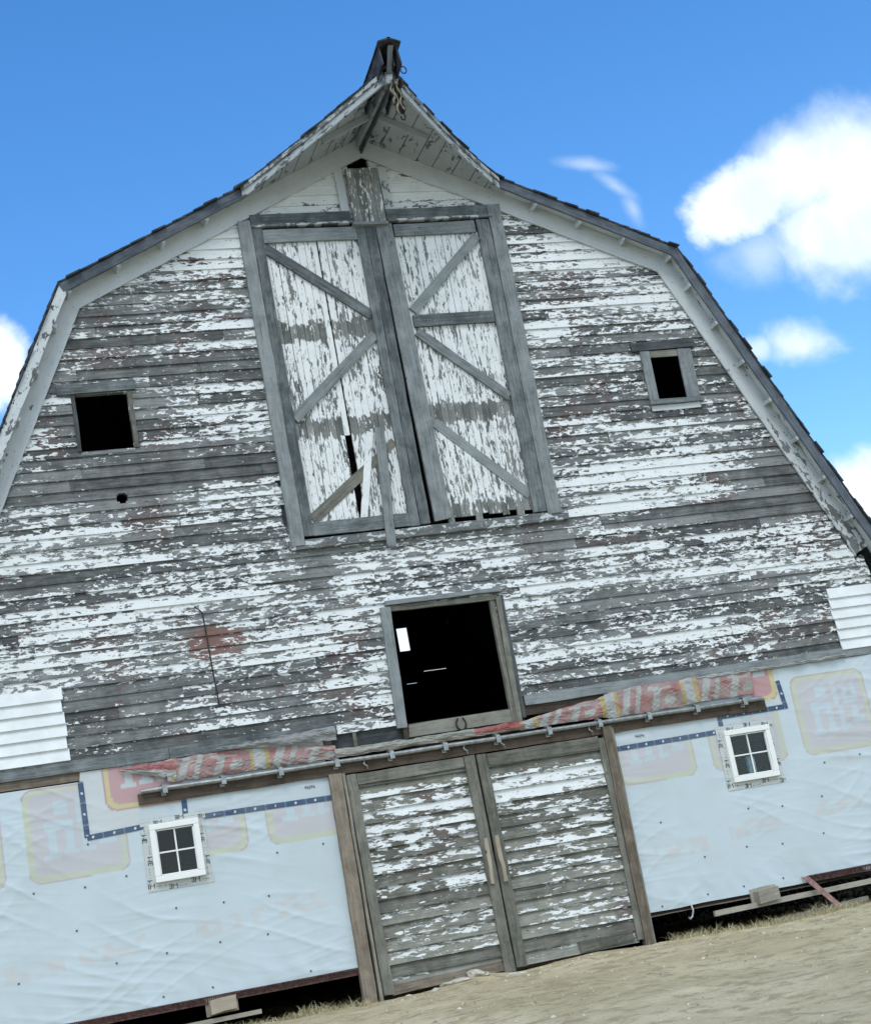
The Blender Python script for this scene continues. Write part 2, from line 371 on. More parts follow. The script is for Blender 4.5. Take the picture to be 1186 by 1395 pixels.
def boards(x0, x1):
    r = []; x = x0 - random.uniform(0, 2)
    while x < x1:
        L = random.choice((1.4, 2.2, 2.8, 3.4, 4.2))*random.uniform(.9, 1.1)
        r.append((x, x+L, random.random(), random.uniform(-60, 60), random.uniform(-.004, .003), random.uniform(-.004, .004))); x += L
    return r
def cut_rows(mb, zlo, zhi, lap, left, right, opens, covf, **kw):
    k = 0; z0 = zlo; whole = kw.pop('whole', False)
    while z0 < zhi-.02:
        z1 = min(z0+lap, zhi); br = [(-9, 9, random.random(), random.uniform(-60, 60), random.uniform(-.003, .003), random.uniform(-.003, .003))] if whole else boards(-6, 6)
        zs = sorted({z0, z1} | {q for o in opens for q in o[2:4] if z0+.012 < q < z1-.012})
        for za, zb in zip(zs, zs[1:]):
            xl, xr = left(za), right(za); zm = (za+zb)/2
            iv = [(xl, xr)]
            for o in opens:
                if o[2]-.012 < zm < o[3]+.012 and o[2] < zm < o[3]:
                    jl, jr = o[0], o[1]
                    if o[0] == -1.66 and zm < 6.3: jl -= random.choice((0, .03, .06, .10))*random.uniform(.7, 1.2)
                    nw = []
                    for a, e in iv:
                        if jl > a and jr < e: nw += [(a, jl), (jr, e)]
                        elif jr <= a or jl >= e: nw.append((a, e))
                        elif jl <= a: nw.append((max(a, jr), e))
                        else: nw.append((a, jl))
                    iv = nw
            for a, e in iv:
                if e-a > .03: course(mb, a, e, za, zb, z0, z1, covf=lambda x, z, kk=k: covf(x, z, kk), brd=br, **kw)
        z0 += lap; k += 1
cut_rows(sid, 2.99, 9.97, LAP, lambda z: wx(z, -1), lambda z: wx(z, 1), OPEN, cover)
course(sid, -1.56, -.70, 2.87, 2.99, 2.87, 2.99, covf=lambda x, z: .56, brd=boards(-6, 6))
sid.build('siding', M_side, barn)
# newer plain white lap siding at both low corners
for x0, x1, n in ((-5.74, -4.44, 6), (4.99, 5.70, 6)):
    p = MB()
    for k in range(n):
        z0 = 2.995+k*.132; e = random.uniform(-.02, .01)
        a_, e_ = (x0, x1+e) if x0 < 0 else (x0-e, x1)
        i = [p.vert((x, y, z)) for x, y, z in ((a_, -.030, z0), (e_, -.030, z0), (e_, -.062, z0+.006), (a_, -.062, z0+.006), (e_, -.032, z0+.136), (a_, -.032, z0+.136), (e_, -.027, z0+.136), (a_, -.027, z0+.136))]
        p.face(i[0], i[1], i[2], i[3]); p.face(i[3], i[2], i[4], i[5]); p.face(i[5], i[4], i[6], i[7]); p.face(i[1], i[6], i[4], i[2]); p.face(i[0], i[3], i[5], i[7])
    p.build('new_siding', M_newsid, barn)['label'] = 'clean white lap siding patch'
# skirt boards under the old siding
def cvv(v): return lambda p, t, a: v + .25*mn.noise((p.x*2, p.y, p.z*6))
for x0, z0, x1, z1 in ((-5.72, 2.935, -3.4, 2.925), (-3.4, 2.925, -1.52, 2.93), (.74, 2.945, 3.0, 2.955), (3.0, 2.955, 5.70, 2.97)):
    p = MB(); p.fb(x0+.002, z0, x1-.002, z1, .125, -.0, -.048, jit=.004, n=12); p.build('skirt_board', M_grey, barn)
p = MB(); p.fb(-5.72, 2.83, -1.6, 2.81, .10, .03, -.018, jit=.003); p.build('rim_board', M_brown, barn)
p = MB(); p.fb(.7, 2.83, 5.68, 2.84, .12, .03, -.012, jit=.003); p.build('rim_board', M_dbrown, barn)
p = MB(); p.fb(-1.6, 2.76, .72, 2.77, .22, .06, .01, jit=.003); p.build('rim_board', M_greyd, barn)

# --- roof: outer top line points per side
RT = {1: [(0, 10.33), (3.93, 8.44), (5.98, 3.93)], -1: [(0, 10.33), (-3.94, 8.40), (-6.11, 3.93)]}
OV = .25; HOODX, HOODY = 1.66, -1.55
def yedge(x):
    return -OV if abs(x) >= HOODX else -OV+(HOODY+OV)*(1-abs(x)/HOODX)**1.18
def unit(a, b):
    d = Vector((b[0]-a[0], 0, b[1]-a[1])); L = d.length; return d/L, L
for s in (1, -1):
    rf = MB()
    for k in range(2):
        a, b_ = RT[s][k], RT[s][k+1]; d, L = unit(a, b_)
        nv = Vector((-d.z, 0, d.x)) if s > 0 else Vector((d.z, 0, -d.x))
        if nv.z < 0: nv = -nv
        # deck
        n = 24
        prev = None
        for i in range(n+1):
            p = Vector((a[0], 0, a[1])) + d*(L*i/n); ye = (yedge(p.x) if k == 0 else -OV)+.01
            lo = p-nv*.055; hi = p-nv*.02
            ring = [rf.vert((q.x, y, q.z)) for q, y in ((lo, ye), (hi, ye), (hi, YB+.3), (lo, YB+.3))]
            if prev:
                for j in range(4): rf.face(prev[j], ring[j], ring[(j+1) % 4], prev[(j+1) % 4])
            else: rf.face(*ring)
            prev = ring
        rf.face(*prev[::-1])
        # shingle courses with ragged rake ends
        nc = round(L/.145)
        for i in range(nc):
            t0, t1 = L*i/nc, min(L, L*(i+1.25)/nc); p0 = Vector((a[0], 0, a[1]))+d*t0; p1 = Vector((a[0], 0, a[1]))+d*t1
            yo = random.uniform(.015, .05) + (.03 if random.random() < .2 else 0) + (.035 if k == 0 and abs(p0.x) < HOODX else 0)
            ya, yb_ = (yedge(p0.x) if k == 0 else -OV)-yo, (yedge(p1.x) if k == 0 else -OV)-yo
            lift = random.uniform(.006, .014)*(3.0 if (s < 0 and k == 1 and random.random() < .25) else 1)
            ym = (ya+yb_)/2 - random.uniform(0, .02)
            v = []
            for q, y, h0, h1 in ((p0, ya-random.uniform(0, .012), -.021, .0), (p1, yb_-random.uniform(0, .012), -.010, lift)):
                for yy in (y, YB+.32):
                    for h in (h0, h1): v.append(rf.vert(tuple(q+nv*h)[:1]+(yy,)+tuple(q+nv*h)[2:]))
            # order per point: (front,lo)(front,hi)(back,lo)(back,hi)
            f0, f0h, k0, k0h, f1, f1h, k1, k1h = v
            rf.face(f0, f1, f1h, f0h); rf.face(k0, k0h, k1h, k1); rf.face(f0h, f1h, k1h, k0h); rf.face(f0, k0, k1, f1); rf.face(f1, k1, k1h, f1h); rf.face(f0, f0h, k0h, k0)
    rf.build('roof', M_shingle, barn)
    # soffit strip and frieze and fascia
    for k in range(2):
        a, b_ = RT[s][k], RT[s][k+1]; d, L = unit(a, b_)
        nv = Vector((-d.z, 0, d.x));  nv = nv if nv.z > 0 else -nv
        A = Vector((a[0], 0, a[1])); 
        t0 = 0. if k else (HOODX+.02)/abs(d.x)
        so_ = MB()
        so_.board(A+d*(t0)-nv*.075+Vector((0, -OV/2+.012, 0)), A+d*(L-.02)-nv*.075+Vector((0, -OV/2+.012, 0)), (0, 1, 0), OV-.03, nv, .018, n=14, jit=.002, cov=.85 if k == 0 else .68)
        so_.build('soffit', M_trim, barn)
        # frieze board on the wall under the soffit
        fz = MB(); w_ = .238
        e0 = A+d*(0.02)-nv*(.078+w_/2); e1 = A+d*(L-(.05 if k == 0 else .42))-nv*(.078+w_/2)
        fz.board(Vector((e0.x, -.030, e0.z)), Vector((e1.x, -.030, e1.z)), nv, w_, (0, -1, 0), .025, n=26, jit=.003,
                 cov=(lambda v: (lambda p, t, a_: v+.22*mn.noise((p.x*2, 1, p.z*2))+(.10*(p.z-6.4) if k else 0)))(.95 if k == 0 else .72))
        fz.build('frieze_board', M_trim, barn)
        # fascia
        fa = MB(); w_ = .115
        q0, q1 = A+d*t0-nv*(.022+w_/2), A+d*(L+.01)-nv*(.022+w_/2)
        white = (s < 0 and k == 1)
        fa.board(Vector((q0.x, -OV+.008, q0.z)), Vector((q1.x, -OV+.008, q1.z)), nv, w_, (0, -1, 0), .03, n=18, jit=.004, cov=.62 if white else .3)
        fa.build('fascia', M_trim if white else M_navy, barn)
        # lookouts
        tt = ([t0+.55+i*.62 for i in range(5) if t0+.55+i*.62 < L-.12]+[L-.06]) if k == 0 else [.5+i*.60 for i in range(7)]
        for t_ in tt:
            q = A+d*t_-nv*.165; lk = MB()
            lk.board(Vector((q.x, -.056, q.z)), Vector((q.x, -OV+.012, q.z)), d, .045, nv, .088, n=2, jit=.003, cov=.75)
            lk.build('lookout', M_trim, barn)
# hood underside boards, brace rafters, fascia
for s in (1, -1):
    a, b_ = RT[s][0], RT[s][1]; d, L = unit(a, b_); nv = Vector((-d.z, 0, d.x)); nv = nv if nv.z > 0 else -nv
    A = Vector((0, 0, 10.33)); hb = MB(); x = .06
    while x < HOODX:
        wd = random.uniform(.19, .24); xm = x+wd/2
        ya_, yb_ = yedge(x+.01)+.004, min(-.05, yedge(x+wd-.012)+.004)
        if x < .2: ya_, yb_ = -1.10, -1.06
        off = random.uniform(-30, 30); rows = []
        for i in range(9):
            row = []
            for (xx, ye_) in ((x+.006, ya_), (x+wd-.006, yb_)):
                y = -.03+(ye_+.03)*i/8; q = A+d*(xx/abs(d.x))-nv*.085
                for h in (0, .018): row.append(hb.vert((q.x, y, q.z+h), (y+off, xx+off, h), .66+.3*mn.noise((y*2, xx*5, 1))-.25*math.exp(-(xx/.3)**2), .5))
            rows.append(row)
        for r0, r1 in zip(rows, rows[1:]):
            hb.face(r0[0], r1[0], r1[2], r0[2]); hb.face(r0[1], r0[3], r1[3], r1[1]); hb.face(r0[0], r0[1], r1[1], r1[0]); hb.face(r0[2], r1[2], r1[3], r0[3])
        hb.face(rows[-1][0], rows[-1][1], rows[-1][3], rows[-1][2])
        x += wd
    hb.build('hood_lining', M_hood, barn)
    for (y_, t0, t1) in ((-.72, .08, .80),):
        br = MB(); q0 = A+d*t0-nv*.165; q1 = A+d*t1-nv*.165
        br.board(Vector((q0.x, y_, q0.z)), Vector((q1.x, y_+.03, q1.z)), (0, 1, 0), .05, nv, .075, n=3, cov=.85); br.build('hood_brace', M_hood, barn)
    fa = MB()
    def sweep(zc, wd, out, th, cv):
        prev = None; off = random.uniform(-30, 30); n = 18
        for i in range(n+1):
            x = .03+(HOODX-.02-.03)*i/n; y = yedge(x)-.004; dy = (yedge(x+.01)-yedge(x-.01))/.02
            nn = Vector((-s*dy, 1, 0)).normalized()*-1; nn = Vector((s*abs(dy), -1, 0)).normalized()
            c_ = Vector((s*x, y, 10.33-.478*x+zc)); jt = random.uniform(-.003, .003)
            ring = [fa.vert(c_+nn*o_+Vector((0, 0, h+jt)), (i*.12+off, h+out*7, o_), cv, .5) for h, o_ in ((-wd/2, out), (-wd/2, out+th), (wd/2, out+th), (wd/2, out))]
            if prev:
                for k in range(4): fa.face(prev[k], ring[k], ring[(k+1) % 4], prev[(k+1) % 4])
            else: fa.face(*ring)
            prev = ring
        fa.face(*prev[::-1])
    sweep(-.115, .135, .0, .03, .62); sweep(-.07, .055, .031, .02, .50)
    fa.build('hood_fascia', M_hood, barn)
# ridge beam with its steel track, ending in a little raised cap
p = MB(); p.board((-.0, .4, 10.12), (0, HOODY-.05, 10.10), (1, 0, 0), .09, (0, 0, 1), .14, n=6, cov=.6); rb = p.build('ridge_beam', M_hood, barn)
p = MB(); p.board((0, .3, 10.065), (0, HOODY-.02, 10.06), (1, 0, 0), .03, (0, 0, 1), .03, n=8, jit=.004)
p.board((0, .3, 10.025), (0, HOODY, 10.015), (1, 0, 0), .015, (0, 0, 1), .03, n=8, jit=.002); p.build('carrier_rail', M_greyd, rb)
p = MB()
for s in (1, -1):
    p.board((s*.125, -.9, 10.22), (s*.100, HOODY-.20, 10.39), (0, .2, 1), .30, (s, 0, 0), .018, n=4, jit=.004)
    p.board((s*.072, -.85, 10.38), (s*.060, HOODY-.27, 10.53), (1, 0, -s*.35), .17, (0, 0, 1), .02, n=4, jit=.004)
rc = p.build('ridge_cap', M_shingle, barn)
p = MB(); p.board((.0, HOODY-.02, 10.22), (.03, HOODY-.16, 10.50), (1, 0, 0), .06, (0, -1, 0), .05, n=4, cov=.3); p.build('cap_post', M_grey, rc)
p = MB(); p.board((.06, -1.0, 10.25), (.06, HOODY-.1, 10.40), (0, 0, 1), .2, (1, 0, 0), .02, n=3); p.build('cap_lining', M_navy, rc)

# --- hay hatch under the ridge
p = MB()
for k in range(4):
    x = -.255+k*.102; p.fb(x+.045, 9.045, x+.045, 9.80+random.uniform(-.008, .004), .099, -.06, -.115, jit=.002, cov=.36, n=14)
ht = p.build('hatch', M_vert, barn)
p = MB(); p.fb(-.29, 9.035, .16, 9.035, .035, -.05, -.14, jit=.002); p.build('sill', M_grey, ht)
for x, v in ((-.335, .8), (.235, .62)):
    p = MB(); p.fb(x, 9.14, x-.01, 9.83, .105, -.03, -.058, jit=.003, cov=cvv(v), n=10); p.build('hatch_trim', M_trim, barn)
p = MB(); p.fb(-.28, 9.42, .16, 9.42, .8, .05, .0, n=2); p.build('hatch_backing', M_inner, barn)

# --- hay doors
p = MB(); p.fb(-1.55, 9.165, -.29, 9.165, .15, -.02, -.075, cov=.2); p.fb(.17, 9.165, 1.60, 9.17, .15, -.02, -.075)
fr_ = p.build('hay_door_frame', M_grey, barn)
p = MB(); p.fb(-1.55, 9.083, -.30, 9.083, .026, -.02, -.095, cov=.5); p.fb(.18, 9.085, 1.56, 9.085, .026, -.02, -.095, cov=.5); p.build('drip_cap', M_trim, fr_)
for a in ((-1.635, 9.16, -1.615, 5.07, .155), (1.60, 9.24, 1.575, 5.13, .17)):
    p = MB(); p.fb(a[0], a[1], a[2], a[3], a[4], -.02, -.085, jit=.004, n=18, rag=.01); p.build('jamb', M_grey, fr_)
p = MB(); p.fb(-1.72, 5.075, 1.75, 5.10, .11, -.01, -.075, jit=.004, cov=cvv(.42), n=20); p.build('sill', M_trim, fr_)
p = MB(); p.fb(-1.73, 6.45, -1.73, 5.05, .17, .05, .012, jit=.006, n=8); p.build('rough_stud', M_greyd, fr_)
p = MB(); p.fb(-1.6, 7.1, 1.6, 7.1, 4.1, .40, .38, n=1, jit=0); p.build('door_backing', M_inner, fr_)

def panel(x0, x1, z0, z1, ghosts, skip=(), ragged=0.):
    mb = MB(); x = x0
    def cv(pp, t, a):
        v = .61 + .16*mn.noise((pp.x*3, 2, pp.z*1.4)) + .10*mn.noise((pp.x*14, 6, pp.z*.8))
        if pp.z > 7.75: v += .05
        for kind, *q in ghosts:
            if kind == 'h':
                if q[0]-.01+.07*mn.noise((pp.x*30, 9, 0)) < pp.z < q[1]+.02+.09*mn.noise((pp.x*37, 4, 0)): v = .27+.3*mn.noise((pp.x*40, 7, pp.z*5))
            else:
                xa, za, xb, zb, wd = q; d = Vector((xb-xa, zb-za)).normalized(); r = Vector((pp.x-xa, pp.z-za))
                if abs(r.x*d.y-r.y*d.x) < wd/2 and 0 < r.dot(d) < math.hypot(xb-xa, zb-za): v = .12
        return v
    while x < x1-.02:
        wd = min(random.uniform(.082, .094), x1-x); xm = x+wd/2
        if not any(a < xm < e for a, e in skip):
            zb = z0 - (random.choice((0, .02, .05, .09, .14)) if ragged else 0)
            mb.fb(xm, zb, xm+random.uniform(-.004, .004), z1, wd-.005, .005, -.022+random.uniform(-.004, .004), n=int((z1-z0)/.045), jit=.0014, cov=cv)
        x += wd
    return mb
mb = panel(-1.46, -.22, 5.30, 8.9, [('h', 7.60, 7.80), ('h', 6.36, 6.56)], skip=((-.875, -.79),))
mb.fb(-.832, 6.36, -.832, 8.9, .128, .004, -.017, n=40, jit=.001, cov=.72)
dL = mb.build('hay_door', M_vert, barn)
p = MB(); p.fb(-.53, 6.36, -.78, 5.33, .085, -.028, -.045, n=20, jit=.002, cov=.72, rag=.02); p.build('slipped_slat', M_vert, dL)
mb = panel(.24, 1.36, 5.24, 8.9, [('h', 6.42, 6.62), ('h', 5.0, 5.36)], ragged=1)
dR = mb.build('hay_door', M_vert, barn)
def part(name, mat, par, *a, **k):
    q = MB(); q.fb(*a, **k); return q.build(name, mat, par)
kw = dict(jit=.0035)
part('stile', M_grey, dL, -1.487, 9.06, -1.475, 5.17, .125, -.024, -.070, **kw)
part('stile', M_grey, dL, -.185, 9.07, -.185, 5.16, .115, -.024, -.066, **kw)
part('stile', M_grey, dL, -.066, 9.07, -.060, 5.17, .120, -.024, -.074, **kw)
part('rail', M_grey, dL, -1.42, 8.955, -.245, 8.945, .17, -.024, -.062, **kw)
part('rail', M_grey, dL, -1.41, 5.245, -.245, 5.245, .16, -.024, -.062, **kw)
part('brace', M_grey, dL, -1.415, 8.80, -.25, 7.86, .125, -.024, -.058, **kw)
part('brace', M_grey, dL, -.25, 7.60, -1.41, 6.60, .125, -.024, -.058, **kw)
part('brace', M_green, dL, -1.40, 5.36, -.62, 5.93, .13, -.023, -.034, rag=.02, **kw)
part('brace', M_green, dL, -.60, 5.95, -.26, 6.22, .10, -.023, -.032, rag=.02, **kw)
part('brace', M_grey, dR, .30, 6.42, 1.33, 5.40, .12, -.023, -.034, rag=.02, rnd=.95, **kw)
part('stile', M_grey, dR, .114, 9.06, .166, 5.20, .212, -.025, -.070, rag=.02, rnd=.75, **kw)
part('stile', M_grey, dR, 1.42, 9.05, 1.405, 5.17, .165, -.024, -.070, **kw)
part('rail', M_grey, dR, .24, 8.955, 1.31, 8.965, .16, -.024, -.062, **kw)
part('rail', M_grey, dR, .27, 7.735, 1.32, 7.735, .15, -.024, -.062, **kw)
part('brace', M_grey, dR, 1.31, 8.84, .29, 7.87, .115, -.024, -.058, **kw)
part('brace', M_grey, dR, .29, 7.60, 1.31, 6.67, .115, -.024, -.058, **kw)
lb = tag(part('loose_board', M_grey, None, -.42, 6.40, -.53, 4.93, .105, -.080, -.105, jit=.004, rag=.03, taper=-.12), 'loose grey board hanging down across the bottom of the left hay door', 'board')

# --- small loft windows (open, no glass)
p = MB(); p.fb(-4.09, 7.175, -3.20, 7.185, .115, -.01, -.05, jit=.004); w1 = p.build('window_opening', M_grey, barn)
p = MB(); p.fb(-3.90, 6.40, -3.29, 6.40, .03, .08, -.03, jit=.003); p.build('sill', M_grey, w1)
part('frame', M_green, w1, -3.275, 7.12, -3.275, 6.43, .05, -.02, -.036, jit=.005)
part('frame', M_greyd, w1, -3.915, 7.12, -3.915, 6.43, .045, -.02, -.034, jit=.005)
p = MB(); p.fb(3.07, 7.185, 3.96, 7.20, .115, -.012, -.062, jit=.004); w2 = p.build('window_opening', M_greyd, barn)
part('frame', M_grey, w2, 3.245, 7.125, 3.235, 6.42, .125, -.03, -.055, jit=.003)
part('frame', M_grey, w2, 3.80, 7.125, 3.785, 6.42, .185, -.03, -.055, jit=.003)
part('frame', M_green, w2, 3.31, 7.08, 3.705, 7.08, .085, -.03, -.048, jit=.002)
part('frame', M_grey, w2, 3.155, 6.43, 3.91, 6.43, .06, -.03, -.085, jit=.003)
part('sill', M_trim, w2, 3.18, 6.355, 3.86, 6.36, .07, -.028, -.045, jit=.003, cov=.8)

# --- loft opening over the lower doors
lo = part('loft_frame', M_grey, barn, -.725, 4.23, -.775, 2.83, .118, -.02, -.075, jit=.004)
part('frame', M_green, lo, -.66, 4.21, .64, 4.195, .055, .0, -.055, jit=.004)
part('frame', M_grey, lo, -.72, 4.275, .70, 4.28, .045, -.02, -.085, jit=.005)
part('frame', M_green, lo, .655, 4.20, .635, 2.68, .06, .02, -.060, jit=.007, rag=.02)
part('frame', M_green, lo, .585, 4.18, .575, 2.72, .05, .03, -.035, jit=.006)
part('frame', M_greyd, lo, .705, 4.22, .70, 2.75, .045, .0, -.045, jit=.006)
part('sill', M_green, lo, -.69, 2.79, .57, 2.80, .145, .05, -.02, jit=.006, rag=.02)
part('stub', M_dbrown, lo, -.74, 2.84, -.745, 2.68, .05, .0, -.05, jit=.004)
part('stub', M_green, lo, -1.33, 2.86, -1.335, 2.66, .04, .0, -.03, jit=.004)
hs_ = MB(); pts = [(-.07+.058*math.sin(a)*(1 if abs(a) < 2 else .92), -.032, 2.785-.075*math.cos(a)) for a in [(-2.62+5.24*i/22) for i in range(23)]]
hs_.tube(pts, [.008+.004*math.sin(math.pi*i/22) for i in range(23)], 6)
tag(hs_.build('horseshoe', M_iron), 'rusty horseshoe nailed on the plank sill of the square loft opening', 'horseshoe')

# --- sliding doors below
def low_cov(x, z, k):
    v = .40 + .13*max(-1, min(1, (z-1.15)/1.0)) + .10*mn.noise((x*1.4, 3, z*2)) + ROW.setdefault(('d', k, x > 0), random.gauss(0, .07))
    if z > 2.2 or z < .1: v = .05
    if x < 0 and .95 < z < 1.12 and x > -.6: v += .3
    if x < 0 and z < .35 and z > .2: v += .22
    if x > 0 and x < .55 and z < 1.6: v -= .12
    if z > 1.9 and x > 0: v += .05
    return v
for x0, x1, sgn in ((-1.52, -.02, -1), (.03, 1.60, 1)):
    mb = MB(); cut_rows(mb, .04, 2.36, .138, lambda z: x0+.08, lambda z: x1-.06, [], low_cov, yo=-.016, ye=-.050, yb=.0, whole=True)
    d = mb.build('sliding_door', M_door, barn)
    if sgn < 0:
        part('stile', M_green, d, -1.455, 2.40, -1.435, .02, .115, -.03, -.072, jit=.004, rag=.015)
        part('stile', M_green, d, -.060, 2.41, -.042, .00, .125, -.03, -.074, jit=.004, rag=.01)
        part('rail', M_green, d, -1.39, 2.335, -.13, 2.345, .12, -.03, -.062, jit=.004)
        part('rail', M_brown, d, -1.37, .055, -.11, .085, .10, -.03, -.052, jit=.008, rag=.03)
        part('handle', M_fresh, d, -.058, 1.47, -.066, .965, .042, -.074, -.115, jit=.007, n=6, taper=.25)
    else:
        part('stile', M_green, d, .088, 2.40, .098, .04, .12, -.03, -.074, jit=.004, rag=.01)
        part('rail', M_green, d, .155, 2.33, 1.54, 2.335, .14, -.03, -.062, jit=.004)
        part('rail', M_green, d, .80, .115, 1.47, .13, .12, -.045, -.075, jit=.008, rag=.02)
        part('stile', M_green, d, 1.575, 2.38, 1.555, .07, .07, -.03, -.066, jit=.004)
        part('handle', M_fresh, d, .074, 1.48, .092, .965, .040, -.074, -.112, jit=.007, n=6, taper=-.15)
for a in ((-1.635, 2.43, -1.655, -.06, .145, M_brown, -.10), (-1.545, 2.42, -1.535, -.06, .028, M_pale, -.115), (1.665, 2.50, 1.645, -.04, .105, M_brown, -.095), (1.735, 2.48, 1.715, -.02, .03, M_green, -.07)):
    part('door_post', a[5], barn, a[0], a[1], a[2], a[3], a[4], .0, a[6], jit=.004, n=12)
# track board, rail, brackets
part('track_board', M_dbrown, barn, -3.79, 2.475, 3.78, 2.475, .115, -.02, -.065, jit=.005, n=30)
tk = MB(); tk.tube([(-3.76+7.5*i/30, -.105, 2.55+.008*mn.noise((i*.4, 0, 0))) for i in range(31)], .026, 8); trk = tk.build('door_track', M_galv, barn, smooth=False)
kb = None
for i in range(12):
    x = -3.52+i*.635
    q = MB(); q.board((x, -.066, 2.60), (x, -.066, 2.48), (1, 0, 0), .05, (0, -1, 0), .012, n=1, jit=.002)
    q.board((x, -.078, 2.605), (x+.01, -.14, 2.575), (1, 0, 0), .045, (0, 0, 1), .008, n=1, jit=.002)
    q.board((x+.01, -.136, 2.585), (x+.012, -.142, 2.505), (1, 0, 0), .05, (0, -1, 0), .010, n=1, jit=.002)
    q.board((x+.012, -.06, 2.503), (x+.012, -.150, 2.497), (1, 0, 0), .055, (0, 0, 1), .010, n=1, jit=.002)
    q.build('bracket', M_galv, trk)
for x in (-1.28, -.10, .35, 1.45):
    q = MB(); q.tube([(x, -.09, 2.53), (x-.02, -.11, 2.49), (x+.015, -.115, 2.46), (x+.02, -.10, 2.43)], .009, 5); q.build('hanger_hook', M_galv, trk)

# --- house wrap on the lower walls
WB = (.52, .62, .675)
def wrinkle(x, z):
    h = 0
    for a, sx_, sz_, amp in ((-.30, .45, 3.2, .010), (.35, .5, 4.5, .0045), (-.12, .6, 9, .004)):
        x_, z_ = x+.35*mn.noise((x*.8, 1, z*.8+a*5)), z+.30*mn.noise((x*.7+a*9, 2, z*.9)); u = x_*math.cos(a)+z_*math.sin(a); v = -x_*math.sin(a)+z_*math.cos(a)
        r = 1-abs(mn.noise((u*sx_, v*sz_, a*10)))*2.2
        h += amp*max(0, r)**5*max(0, min(1, .55+1.2*mn.noise((x*.9, 5, z*.9))))
    h += .012*max(0, 1-(min(abs(x+1.75), abs(x-1.78)))/.5)*max(0, 1-abs(z-.9)/.9)*mn.noise((x*4+z*5, 3, z*1.5))
    return h + .016*mn.noise((x*1.1, 0, z*1.3)) + .0015*mn.noise((x*6, 0, z*6))
def wy(x, z): 
    b_ = .012*math.exp(-((z-.42)/.18)**2)*(mn.noise((x*6+z*3, 0, 4)))
    return -.024 - max(0, .006+wrinkle(x, z)) - b_
def lerp(a, b, f): return tuple(p+(q-p)*f for p, q in zip(a, b))
LET = [(.30, .45, .70, .84), (.53, .60, .56, .86), (.20, .48, .54, .64), (.22, .30, .25, .56), (.40, .48, .27, .56), (.17, .34, .24, .29), (.37, .52, .26, .31),
       (.56, .62, .26, .56), (.54, .69, .28, .33), (.74, .82, .33, .54), (.72, .88, .33, .39), (.66, .80, .58, .64), (.66, .72, .60, .80), (.78, .86, .60, .82)]
def logo(u, v, aspect=1.):
    """0 none, 1 red edge, 2 yellow, 3 red, 4 letter; rounded square"""
    if not (0 <= u <= 1 and 0 <= v <= 1): return 0
    def inside(m, r):
        x, y = min(u-m, 1-m-u), min(v-m, 1-m-v)
        if x < 0 or y < 0: return False
        return not (x < r and y < r and (r-x)**2+(r-y)**2 > r*r)
    if not inside(0, .12): return 0
    if not inside(.012, .12): return 1
    if not inside(.068, .09): return 2
    for a, b_, c_, d_ in LET:
        if a < u < b_ and c_ < v < d_: return 4
    return 3
FAINT = {0: WB, 1: lerp(WB, (.45, .24, .26), .55), 2: (.50, .55, .45), 3: (.50, .505, .545), 4: (.48, .58, .635)}
BRIGHT = {0: (.52, .56, .57), 1: (.40, .10, .10), 2: (.58, .44, .12), 3: (.44, .12, .12), 4: (.50, .53, .52)}
def wrap_col(x, z, side):
    if side < 0:
        if -4.36 < x < -1.6 and z > 2.19 and (x < -3.72 or z > 2.21):
            k = logo((x+4.13)/1.02, (z-2.40)/.95)
            return lerp(BRIGHT[k], FAINT[k], .45) if k and z < 2.9 and x < -3.3 else ((.50, .585, .635) if x > -3.8 else (.54, .59, .61))
        for lx in (-6.28, -5.0, -3.73, -2.46):
            k = logo((x-lx)/1.05, (z-1.77)/.98)
            if k: return lerp(FAINT[1], (.4, .1, .12), .3) if (k == 1 and z > 2.6) else FAINT[k]
    else:
        if 1.6 < x < 4.06 and z > 2.21 and (x > 3.14 or z < 2.9) and (x < 3.14 or z > 2.42):
            if x > 3.62 and z > 2.5:
                k = logo((x-2.98)/1.02, (z-2.52)/.95)
                return lerp(BRIGHT[k], FAINT[k], .4) if k else (.53, .59, .62)
            return (.50, .585, .635)
        for lx in (1.70, 2.93, 4.18):
            k = logo((x-lx)/1.02, (z-1.78)/.98)
            if k: return lerp(FAINT[1], (.4, .3, .12), .3) if (k == 1 and z > 2.6) else FAINT[k]
    for cx, cz, wd in ((-5.1, .92, .5), (-4.25, .98, .5), (-3.0, 1.05, .55), (-2.2, 1.12, .4), (2.3, .98, .5), (3.3, 1.08, .5), (4.4, 1.15, .5), (5.0, 1.75, .4)):
        zz = z-cz-(x-cx)*.06
        if abs(x-cx) < wd/2+.1 and abs(zz) < .09:
            f = .55*max(0, min(1, .5+2.2*mn.noise((x*9, 1, z*9))))
            return lerp(WB, (.55, .53, .52), f)
    return WB
def notch(x, z, holes): return any(a < x < b_ and c_ < z < d_ for a, b_, c_, d_ in holes)
